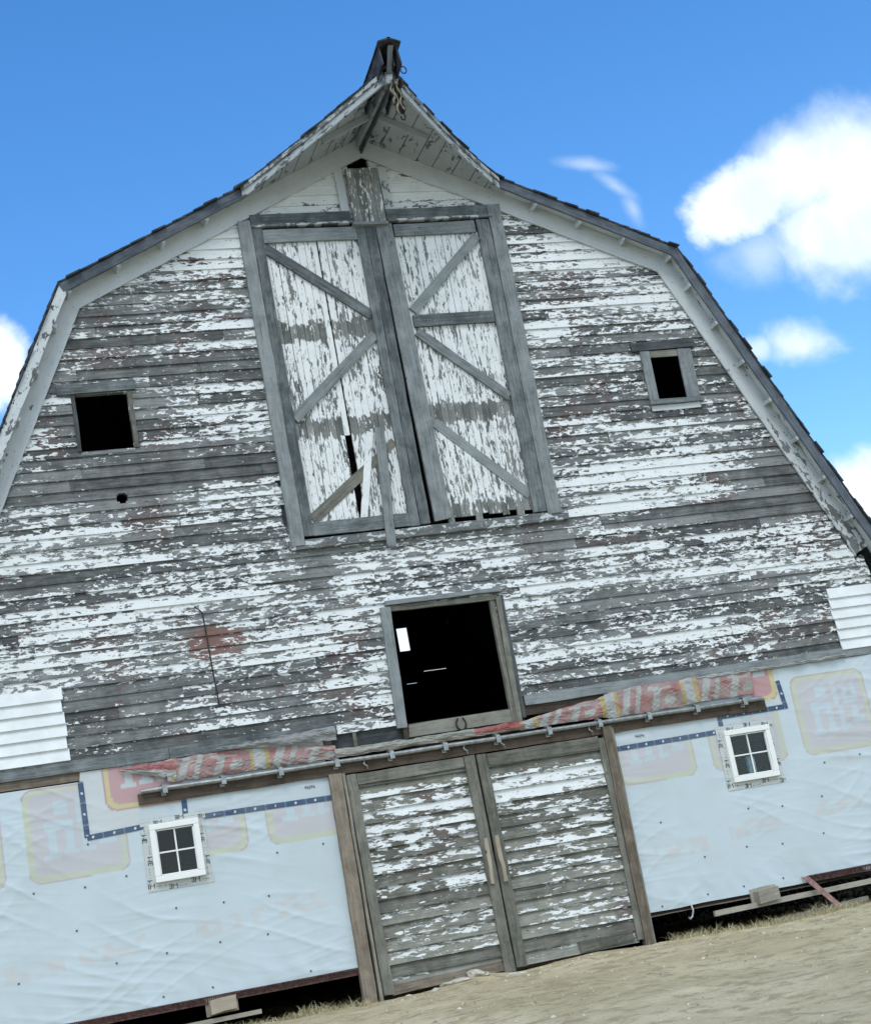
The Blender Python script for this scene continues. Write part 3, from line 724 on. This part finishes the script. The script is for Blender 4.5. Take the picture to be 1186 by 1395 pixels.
for side, x0, x1, hole in ((-1, -5.71, -1.70, (-3.69, -3.22, 1.61, 2.17)), (1, 1.735, 5.67, (3.18, 3.71, 1.64, 2.21))):
    mb = MB(); st = .0165; nx_ = int((x1-x0)/st); z0 = .335; nz = int((2.90-z0)/st); idx = {}
    for j in range(nz+1):
        for i in range(nx_+1):
            x = x0+(x1-x0)*i/nx_; zt = 2.90 if side > 0 else (2.76 if x < -4.37 else 2.86)
            zb = z0+.014*mn.noise((x*2.2, 0, 0))
            z = zb+(zt-zb)*j/nz
            y = wy(x, z) if not (side > 0 and x < 3.75 and z > 2.56) else wy(x, z)
            idx[i, j] = mb.vert((x, y, z), None, .5, .5, wrap_col(x, z, side))
    for j in range(nz):
        for i in range(nx_):
            v = mb.v[idx[i, j]]; u = mb.v[idx[i+1, j+1]]
            cx, cz = (v[0]+u[0])/2, (v[2]+u[2])/2
            if hole[0] < cx < hole[1] and hole[2] < cz < hole[3]: continue
            mb.face(idx[i, j], idx[i+1, j], idx[i+1, j+1], idx[i, j+1])
    mb.build('house_wrap', M_wrap, barn, smooth=True, recalc=False)
    # solid boarding behind it, with the window hole
    bk = MB()
    for a, b_, c_, d_ in ((x0, hole[0], .30, 2.93), (hole[1], x1, .30, 2.93), (hole[0], hole[1], .30, hole[2]), (hole[0], hole[1], hole[3], 2.93)):
        bk.box((a+.001, -.008, c_), (b_-.001, .06, d_), n=2, jit=0)
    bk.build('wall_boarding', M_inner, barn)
# printed blue seam tape
def tape(pts, wd=.058):
    mb = MB()
    for (xa, za), (xb, zb) in zip(pts, pts[1:]):
        d = Vector((xb-xa, zb-za)); L = d.length; d /= L; nv = Vector((-d.y, d.x)); n = int(L/.011); m_ = 5; off = random.random(); prev = None
        for i in range(-2, n+3):
            s_ = L*i/n; row = []
            for j in range(m_+1):
                q = (j/m_-.5)*wd; px, pz = xa+d.x*s_+nv.x*q, za+d.y*s_+nv.y*q
                ph = (s_/.225+off) % 1; col = (.030, .070, .150)
                if ph < .05: col = (.20, .28, .38) if abs(q) > wd*.12 else (.10, .16, .25)
                if .48 < ph < .57 and abs(q) < wd*.22: col = (.62, .70, .74)
                row.append(mb.vert((px, wy(px, pz)-.006, pz), None, .5, .5, col))
            if prev:
                for j in range(m_): mb.face(prev[j], row[j], row[j+1], prev[j+1])
            prev = row
    return mb
tape([(-4.365, 2.74), (-4.365, 2.19)]).build('seam_tape', M_tape, barn)
tape([(-4.345, 2.165), (-3.80, 2.19)]).build('seam_tape', M_tape, barn)
tape([(-3.31, 2.42), (-3.315, 2.27)]).build('seam_tape', M_tape, barn)
tape([(-3.10, 2.20), (-1.73, 2.185)]).build('seam_tape', M_tape, barn)
tape([(1.755, 2.225), (3.12, 2.24)]).build('seam_tape', M_tape, barn)
tape([(3.145, 2.46), (3.14, 2.25)]).build('seam_tape', M_tape, barn)
tape([(3.17, 2.41), (4.06, 2.42)]).build('seam_tape', M_tape, barn)
tape([(4.025, 2.72), (4.055, 2.43)]).build('seam_tape', M_tape, barn)
# little printed code marks on the upper sheet
for x in (-1.98, 2.02):
    q = MB()
    for k in range(5):
        for zz in (0, .011, .022):
            if (k+int(zz*100)) % 3: q.fb(x+k*.024, 2.325+zz, x+k*.024+.016, 2.326+zz, .006, wy(x, 2.33)-.008, wy(x, 2.33)-.010, n=1, jit=0)
        q.fb(x+k*.024, 2.325, x+k*.024+.001, 2.352, .005, wy(x, 2.33)-.008, wy(x, 2.33)-.010, n=1, jit=0)
    q.build('printed_code', M_black, barn)
# cap nails through the wrap
capm = None
def cap(x, z):
    global capm
    if capm is None:
        q = MB(); q.tube([(0, .004, 0), (0, -.004, 0), (0, -.007, 0)], [.011, .011, .006], 8); o = q.build('cap_nail', M_black, barn); capm = o.data
    else:
        o = bpy.data.objects.new('cap_nail', capm); C.objects.link(o); o.parent = barn
    o.location = (x, wy(x, z)-.003, z)
for i in range(8):
    for j in range(5):
        for x, z in ((-5.35+i*.52+j*.11, .43+j*.42), (1.95+i*.53+j*.10, .42+j*.43)):
            x += random.uniform(-.05, .05); z += random.uniform(-.04, .04)
            if (x < -1.8 and not (-3.85 < x < -3.05 and 1.4 < z < 2.4)) or (1.85 < x < 5.6 and not (3.0 < x < 3.9 and 1.4 < z < 2.4)):
                if z < 2.1 and random.random() < .66: cap(x, z)

# --- new windows in the wrap
F3M = {'3': ("###", "..#", "###", "..#", "###"), 'M': ("#...#", "##.##", "#.#.#", "#...#", "#...#")}
def ink(u, v):     # repeated print along a tape: 3M mark then fine lines; u metres along, v 0..1 across
    k = int(u/.24); u = u-k*.24; vv = (v-.06)/.56 if k % 2 else (v-.38)/.56
    r = int((1-vv)*5) if 0 <= vv < 1 else -1
    if 0 <= r < 5:
        q = u/.011
        if 0 <= q < 3: return F3M['3'][r][int(q)] == '#'
        if 3.4 <= q < 8.4: return F3M['M'][r][int(q-3.4)] == '#'
        if .105 < u < .215 and r == 3: return mn.noise((u*150+k*9, k, 0)) > .05
    return abs(v-.5) > .47 and mn.noise((u*60, k, 3)) > .15
def window(x0, x1, z0, z1):
    fr = MB(); y0, yf = -.02, -.095
    b_ = .062
    def rect(mb, a, c, e, f, ya, yb): mb.box((a, yb, c), (e, ya, f), n=1, jit=0)
    rect(fr, x0, z0, x1, z0+b_, y0, yf); rect(fr, x0, z1-b_, x1, z1, y0, yf)
    rect(fr, x0, z0+b_, x0+b_, z1-b_, y0, yf+.001); rect(fr, x1-b_, z0+b_, x1, z1-b_, y0, yf+.001)
    i_ = b_-.018
    rect(fr, x0+i_+.02, z0+i_+.02, x1-i_-.02, z0+b_+.016, y0, yf+.022); rect(fr, x0+i_+.02, z1-b_-.016, x1-i_-.02, z1-i_-.02, y0, yf+.022)
    rect(fr, x0+b_-.004, z0+b_+.016, x0+b_+.014, z1-b_-.016, y0, yf+.022); rect(fr, x1-b_-.014, z0+b_+.016, x1-b_+.004, z1-b_-.016, y0, yf+.022)
    o = fr.build('window', M_vinyl, barn); o['label'] = 'small new white four pane window'
    bv = o.modifiers.new('edge', 'BEVEL'); bv.width = .006; bv.segments = 2; bv.limit_method = 'ANGLE'
    g_ = MB(); rect(g_, x0+b_, z0+b_, x1-b_, z1-b_, -.034, -.044); g_.build('pane', M_glass, o)
    xm, zm = (x0+x1)/2, (z0+z1)/2; mu = MB(); rect(mu, xm-.008, z0+b_, xm+.008, z1-b_, -.026, -.056); rect(mu, x0+b_, zm-.008, xm-.009, zm+.008, -.026, -.055); rect(mu, xm+.009, zm-.008, x1-b_, zm+.008, -.026, -.055)
    mu.build('muntin', M_vinyl, o)
    tp = MB(); wd = .085; st = .0055; k0 = 0
    for (a, c, e, f, vert, s0) in ((x0-wd, z0-wd, x1+wd, z0, 0, .02), (x0-wd, z1-.005, x1+wd, z1+.065, 0, .1), (x0-wd, z0, x0, z1-.005, 1, .05), (x1, z0, x1+wd*.8, z1-.005, 1, .13)):
        nx2, nz2 = max(1, round((e-a)/st)), max(1, round((f-c)/st)); b0 = len(tp.v); sk = random.uniform(-.004, .004)
        for j in range(nz2+1):
            for i in range(nx2+1):
                x, z = a+(e-a)*i/nx2, c+(f-c)*j/nz2
                u, v = ((z-c+s0, 1-(x-a)/(e-a)) if vert else (x-a+s0, (z-c)/(f-c)))
                col = (.035, .05, .055) if ink(u, v) else (.52, .56, .55)
                tp.vert((x, wy(x, z)-.005-abs(sk), z+sk), None, .5, .5, col)
        for j in range(nz2):
            for i in range(nx2): q = b0+j*(nx2+1)+i; tp.face(q, q+1, q+nx2+2, q+nx2+1)
    tp.build('flashing_tape', M_tape, o, recalc=False)
    return o
window(-3.725, -3.195, 1.585, 2.195)
window(3.135, 3.745, 1.615, 2.235)
# white tube made up to stand in for a reflection in the right window
q = MB(); q.tube([(3.455, .03, 1.60), (3.455, .03, 1.69), (3.455, .03, 1.70), (3.455, .03, 1.885), (3.455, .03, 1.905)], [.045, .047, .055, .055, .04], 12)
bt = q.build('glint_tube', M_glint, smooth=True); tag(bt, 'white tube behind the pane of the right lower window, standing in for a reflection', 'glint_tube')
q = MB(); q.box((3.19, .06, 1.565), (3.70, .26, 1.599), n=2, jit=.001); q.build('inner_sill', M_dbrown, barn)

# --- torn strip of printed wrap flapping along the track
def strip(x0, x1, zt, zb, yo, pat, n, seed):
    mb = MB(); m_ = 14; prev = None
    for i in range(n+1):
        t_ = i/n; x = x0+(x1-x0)*t_; a, b_ = zt(t_), zb(t_); row = []
        for j in range(m_+1):
            v = j/m_; z = b_+(a-b_)*v + .006*mn.noise((x*9, v*3, seed)); 
            y = yo - .030*mn.noise((x*5, v*2, seed)) - .02*math.sin(v*3.1) - .020*abs(mn.noise((x*11+v*4, v*5, seed+3)))
            row.append(mb.vert((x, y, z), None, .5, .5, pat(x, v)))
        if prev:
            for j in range(m_): mb.face(prev[j], row[j], row[j+1], prev[j+1])
        prev = row
    return mb
def pat(x, v):
    u = (x+3.42) % 1.05; g_ = (.33, .345, .335); q = u-.10*(v-.5)
    if u > .92: return (.34, .36, .36)
    if u < .045 or u > .875: return (.36, .28, .11)
    if .10 < q < .19 or .27 < q < .33: return g_
    if .50 < q < .59 and v < .72: return g_
    if .42 < q < .74 and .72 < v < .93 - .5*(q-.42): return g_
    if .66 < q < .80 and (v-.35)**2+((q-.73)*1.6)**2 < .028: return g_
    f = max(.1, min(1, .62+.9*mn.noise((x*3, v*2, 8))))
    return lerp((.30, .10, .10), (.30, .225, .22), f)
rg = lambda f, s_: (lambda t_: f(t_)+.018*mn.noise((t_*14, s_, 0)))
strip(-3.46, -1.58, rg(lambda t_: 2.85+.05*math.sin(t_*3)-.11*t_, 1), rg(lambda t_: 2.61-.01*t_, 2), -.060, pat, 150, 1).build('torn_wrap', M_wrap, barn)
strip(-1.60, .66, rg(lambda t_: 2.70-.03*t_+.04*t_*t_, 3), rg(lambda t_: 2.60-.01*t_+.02*t_, 4), -.085, lambda x, v: ((.27, .28, .25) if x < .05 else (.29, .085, .08)) if v > .25 else (.25, .22, .19), 120, 5).build('torn_wrap', M_wrap, barn)
strip(.60, 3.66, rg(lambda t_: 2.70+.22*min(1, t_*2.0)-.05*max(0, t_-.8), 6), rg(lambda t_: 2.595+.02*t_+.015*math.sin(t_*9), 7), -.072, pat, 220, 8).build('torn_wrap', M_wrap, barn)
strip(-2.9, -1.56, rg(lambda t_: 2.90+.055*t_, 11), rg(lambda t_: 2.865-.07*t_, 12), -.105, lambda x, v: (.22, .23, .235), 80, 13).build('torn_wrap', M_wrap, barn)
strip(-3.95, -3.36, rg(lambda t_: 2.84+.0*t_, 21), rg(lambda t_: 2.80-.17*t_, 22), -.075, lambda x, v: (.33, .34, .34) if v < .5 else (.30, .11, .11), 50, 23).build('torn_wrap', M_wrap, barn)
strip(2.95, 5.0, rg(lambda t_: 2.925+.02*t_, 31), rg(lambda t_: 2.875+.03*t_, 32), -.066, lambda x, v: (.33, .34, .33), 90, 33).build('torn_wrap', M_wrap, barn)

# --- bottom of the wrapped walls: rusty mesh strip, sill beam
part('sill_beam', M_dbrown, barn, -5.7, .305, -1.73, .305, .06, .20, .0, jit=.004)
part('sill_beam', M_brown, barn, 1.75, .305, 5.68, .330, .05, .20, .0, jit=.006)
def mesh_strip(xa, xb, z):
    mb = MB(); n = int((xb-xa)/.022)
    for i in range(n):
        x = xa+i*.022; mb.board((x, -.045, z-.035), (x+.012, -.045, z+.035), (1, 0, 0), .009, (0, -1, 0), .008, n=1, jit=.001)
    mb.fb(xa, z+.032, xb, z+.032, .012, -.04, -.054, n=20, jit=.001); mb.fb(xa, z-.032, xb, z-.032, .014, -.04, -.056, n=20, jit=.001)
    mb.fb(xa, z, xb, z, .075, -.02, -.038, n=20, jit=.001)
    return mb
mesh_strip(-5.7, -1.72, .315).build('vent_strip', M_rust, barn)
mesh_strip(3.82, 5.66, .375).build('vent_strip', M_rust, barn)
# --- the rest of the shell: side walls, back wall, loft floor
def shell(name, mat, a, b_): q = MB(); q.box(a, b_, n=2, jit=0); return q.build(name, mat, barn)
for s, xx in ((-1, -5.66), (1, 5.62)):
    q = MB(); z = -.25
    while z < 4.05:
        q.board((xx, .02, z+.07), (xx, YB-.02, z+.07), (0, 0, 1), .145, (s, 0, 0), .03, n=30, jit=.003, cov=.42+random.gauss(0, .12)); z += .13
    q.build('side_wall', M_side, barn)
bw = MB(); X0, X1, Z0, Z1 = 3.545, 3.785, 6.17, 6.665
for a in ((-5.66, .1, X0, 4.2), (X1, .1, 5.62, 4.2)): bw.box((a[0], YB, -.2), (a[2], YB+.08, 4.2), n=1, jit=0)
bw.box((X0, YB, -.2), (X1, YB+.08, 4.2), n=1, jit=0)
def gab(x): return min(10.25-.478*abs(x), 10.25-.478*3.93-(abs(x)-3.93)*2.15) if abs(x) > 3.93 else 10.25-.478*abs(x)
xs_ = [-5.62+i*(11.2)/60 for i in range(61)]
SL = [(X0, X1, Z0, Z1), (3.97, 4.48, 5.697, 5.716), (3.56, 3.80, 5.48, 5.497)]
xs_ = sorted(set(xs_+[q for o in SL for q in o[:2]]))
for xa, xb in zip(xs_, xs_[1:]):
    xm = (xa+xb)/2; lo_ = 4.2
    for o in sorted([o for o in SL if o[0] < xm < o[1]], key=lambda o: o[2])+[(0, 0, gab(xm), 0)]:
        if o[2] > lo_: bw.prism([(xa, lo_), (xb, lo_), (xb, o[2]), (xa, o[2])], YB, YB+.08)
        lo_ = o[3]
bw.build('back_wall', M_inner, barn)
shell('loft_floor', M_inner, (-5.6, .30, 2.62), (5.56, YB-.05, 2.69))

# ------------------------------------------------------------------ hay trolley hanging at the hood tip
TY = HOODY-.14
ht_ = empty('hay_trolley', (.02, TY, 10.02)); tag(ht_, 'rusty hay carrier with pulleys and frayed rope hanging under the hood peak', 'hay trolley')
def loc(mb, name, mat, par):
    o = mb.build(name, mat, par); o.matrix_parent_inverse = Matrix.Translation(-ht_.location); return o
q = MB()
for s in (1, -1):
    q.board((s*.045+.02, TY+.16, 10.01), (s*.045+.02, TY-.12, 10.0), (0, 0, 1), .09, (s, 0, 0), .012, n=2)
    q.board((s*.04+.02, TY+.05, 9.98), (s*.032+.03, TY+.02, 9.74), (0, 1, 0), .055, (s, 0, 0), .010, n=2)
loc(q, 'carriage', M_iron, ht_)
def wheel(x, y, z, r, wd):
    q = MB(); q.tube([(x-wd, y, z), (x-wd*.4, y, z), (x-.2*wd, y, z), (x+.2*wd, y, z), (x+wd*.4, y, z), (x+wd, y, z)], [r, r, r*.75, r*.75, r, r], 16); return q
for y in (TY+.10, TY-.05): loc(wheel(.065, y, 10.06, .035, .012), 'wheel', M_iron, ht_)
loc(wheel(.035, TY+.02, 9.90, .075, .028), 'pulley', M_iron, ht_)
loc(wheel(.045, TY+.02, 9.72, .062, .028), 'pulley', M_iron, ht_)
q = MB(); q.tube([(.12+.035*math.cos(a), TY-.09, 10.16+.045*math.sin(a)) for a in [i*.35 for i in range(19)]], .008, 6); loc(q, 'ring', M_iron, ht_)
for k, (dx, ln) in enumerate(((-.05, .32), (-.02, .46), (.03, .40))):
    q = MB(); q.tube([(.0+dx+.018*math.sin(i*1.3+k), TY-.04-.012*i*.3, 10.06-ln*i/9) for i in range(10)], [.011+.006*math.sin(i*1.9+k) for i in range(10)], 6); loc(q, 'rope', M_rope, ht_)
q = MB(); q.tube([(.055, TY+.02, 9.68), (.075, TY+.02, 9.62), (.06, TY+.02, 9.575), (.025, TY+.02, 9.585), (.022, TY+.02, 9.62)], .011, 6); loc(q, 'hook', M_iron, ht_)

# ------------------------------------------------------------------ loose things on and at the wall
q = MB(); q.tube([(-2.90, -.045, 4.50), (-2.86, -.05, 4.47), (-2.82, -.046, 4.42), (-2.81, -.045, 4.1), (-2.80, -.045, 3.75), (-2.785, -.045, 3.38)], .008, 6)
tag(q.build('cable', M_iron), 'thin dark cable hanging down the peeling boards on the left of the barn', 'cable')
def plank(name, mat, p0, p1, wd, th, label, cat, side=(0, 1, 0), nrm=(0, 0, 1), **k):
    q = MB(); q.board(p0, p1, side, wd, nrm, th, jit=.004, **k); return tag(q.build(name, mat), label, cat)
plank('plank', M_pale, (-4.3, -.12, .075), (-2.83, -.10, .085), .05, .045, 'pale plank lying along the gap under the left wrapped wall', 'plank')
plank('plank', M_pale, (2.52, -.06, .16), (5.6, -.05, .20), .05, .06, 'long pale plank bridging the dark gap under the right wrapped wall', 'plank')
plank('plank', M_green, (3.15, -.22, -.045), (4.45, -.16, .01), .09, .05, 'grey plank half sunk in dry grass below the right wrapped wall', 'plank')
for x, z, lab in ((-3.22, .235, 'sawn wooden block wedged under the left wrapped wall'), (3.20, .275, 'weathered wooden block wedged under the right wrapped wall')):
    q = MB(); q.board((x-.135, -.05, z), (x+.135, -.05, z+.02), (0, 0, 1), .135, (0, -1, 0), .13, n=2, jit=.006)
    q.board((x-.17, -.02, z+.01), (x+.17, -.02, z+.025), (0, 0, 1), .19, (0, -1, 0), .025, n=2, jit=.006)
    o = q.build('wood_block', M_fresh if x < 0 else M_pale); tag(o, lab, 'wood block')
q = MB(); q.board((3.77, -.06, .40), (3.96, -.42, -.03), (1, 0, .2), .07, (0, -.8, .5), .012, n=3); q.board((3.735, -.055, .40), (3.925, -.415, -.03), (0, 1, .5), .05, (1, 0, .3), .010, n=3)
tag(q.build('steel_strut', M_redst), 'faded red angle iron strut leaning from the right wall to the ground', 'steel strut')
q = MB(); q.tube([(2.27, -.03, .33), (2.265, -.06, .27), (2.235, -.07, .21), (2.20, -.07, .185), (2.19, -.07, .21)], .013, 6)
tag(q.build('wrap_scrap', M_galv), 'curled scrap of grey plastic dangling from the bottom of the right wrap', 'plastic scrap')
def rock(x, y, r, name, lab, mat, sq=(1, .8, .55)):
    bm = bmesh.new(); bmesh.ops.create_icosphere(bm, subdivisions=3, radius=r); sd0 = random.uniform(0, 99)
    for v in bm.verts:
        n_ = mn.noise(v.co/r*1.1+Vector((sd0, 0, 0)))*.6+mn.noise(v.co/r*2.7+Vector((0, sd0, 0)))*.3
        v.co = Vector((v.co.x*sq[0], v.co.y*sq[1], v.co.z*sq[2]))*(1+n_)
    me = bpy.data.meshes.new(name); bm.to_mesh(me); bm.free(); me.materials.append(mat)
    o = bpy.data.objects.new(name, me); C.objects.link(o); o.location = (x, y, gz(x, y)-r*.05); o.rotation_euler = (0, 0, random.uniform(0, 6)); return tag(o, lab, 'rubble', 'rubble chunks below the sliding doors')
for x, y, r, lab, sq in ((-.45, -.13, .10, 'broken concrete lump against the foot of the door at the middle stile', (1.5, .7, .55)), (-.72, -.15, .10, 'flat concrete lump at the door foot, left of the lump at the middle stile', (1.7, .8, .4)),
                     (-1.02, -.38, .055, 'small white stone near the left sliding door, second from the door post', (1.2, .8, .7)), (-1.32, -.42, .05, 'small white stone nearest the left door post', (1.3, .8, .6)),
                     (-.20, -.75, .07, 'flat white stone lying farthest out in the dirt before the doors', (1.6, .8, .5)), (-1.78, -.30, .045, 'white stone in the dry grass left of the door post', (1.1, .9, .8))):
    rock(x, y, r, 'rubble_chunk', lab, M_stone, sq)
# pale chips and gravel: nobody could count it
q = MB()
for i in range(900):
    x = random.uniform(-2.6, 6.5); y = -abs(random.gauss(0, 1))*2.6-.25 if random.random() < .6 else -random.uniform(.2, 9); r = random.uniform(.005, .017)*(1.5 if random.random() < .07 else 1)
    b0 = len(q.v); z = gz(x, y); a0 = random.uniform(0, 6); c_ = random.choice(((.55, .53, .45), (.42, .39, .30), (.62, .62, .57), (.20, .18, .13), (.36, .33, .24)))
    for k in range(5): a = a0+k*1.2566; q.vert((x+r*1.3*math.cos(a), y+r*math.sin(a), z-.004), None, .5, .5, c_)
    t_ = q.vert((x, y, z+r*.7), None, .5, .5, c_)
    for k in range(5): q.face(b0+k, b0+(k+1) % 5, t_)
tag(q.build('gravel', M_grass), 'pale grit and paint chips strewn over the dirt', 'gravel', kind='stuff')
# dry grass
q = MB()
def blade(x, y, h, lean, wd=.004):
    a = random.uniform(0, 6.28); z = gz(x, y)-.01; dx, dy = math.cos(a), math.sin(a); la = random.uniform(0, 6.28); lx, ly = math.cos(la)*lean*h, math.sin(la)*lean*h
    c_ = random.choice(((.50, .43, .25), (.42, .36, .20), (.58, .52, .34), (.33, .28, .15), (.38, .36, .20))); b0 = len(q.v)
    for t_, ww in ((0, 1), (.5, .8), (1, .1)):
        px, py, pz = x+lx*t_*t_, y+ly*t_*t_, z+h*t_*(1-.35*lean*t_)
        q.vert((px-dx*wd*ww, py-dy*wd*ww, pz), None, .5, .5, c_); q.vert((px+dx*wd*ww, py+dy*wd*ww, pz), None, .5, .5, c_)
    q.face(b0, b0+1, b0+3, b0+2); q.face(b0+2, b0+3, b0+5, b0+4)
def tuft(x, y, n, h, sp):
    for _ in range(n): blade(x+random.gauss(0, sp), min(-.03, y+random.gauss(0, sp)), h*random.uniform(.4, 1.1), random.uniform(.3, 1.3))
for i in range(60): tuft(random.uniform(-3.3, -1.78), -random.uniform(.06, .75), 30, random.uniform(.05, .13), .05)
for i in range(24): tuft(random.uniform(-2.5, -1.85), -random.uniform(.06, .35), 40, random.uniform(.10, .20), .06)
for i in range(150): tuft(random.uniform(1.8, 5.8), -random.uniform(.10, .75), 26, random.uniform(.06, .14), .06)
for i in range(36): tuft(random.uniform(1.85, 4.2), -random.uniform(.08, .45), 30, random.uniform(.11, .22), .05)
for i in range(50): tuft(random.uniform(3.6, 5.6), -random.uniform(.2, .6), 26, random.uniform(.06, .12), .06)
for i in range(9000):
    x, y = random.uniform(-3.2, 6.4), -random.uniform(.1, 10.5)
    if mn.noise((x*.9, y*.5, 8)) + .5*mn.noise((x*3, y*2, 2)) > random.uniform(-.3, .45): blade(x, y, random.uniform(.012, .045), random.uniform(1.3, 2.4), .0035)
for i in range(70): tuft(random.uniform(-2.9, 6), -random.uniform(.8, 9), 14, random.uniform(.03, .07), .05)
tag(q.build('dry_grass', M_grass, recalc=False), 'straw coloured dry grass tufts along the foot of the barn wall', 'grass', kind='stuff')
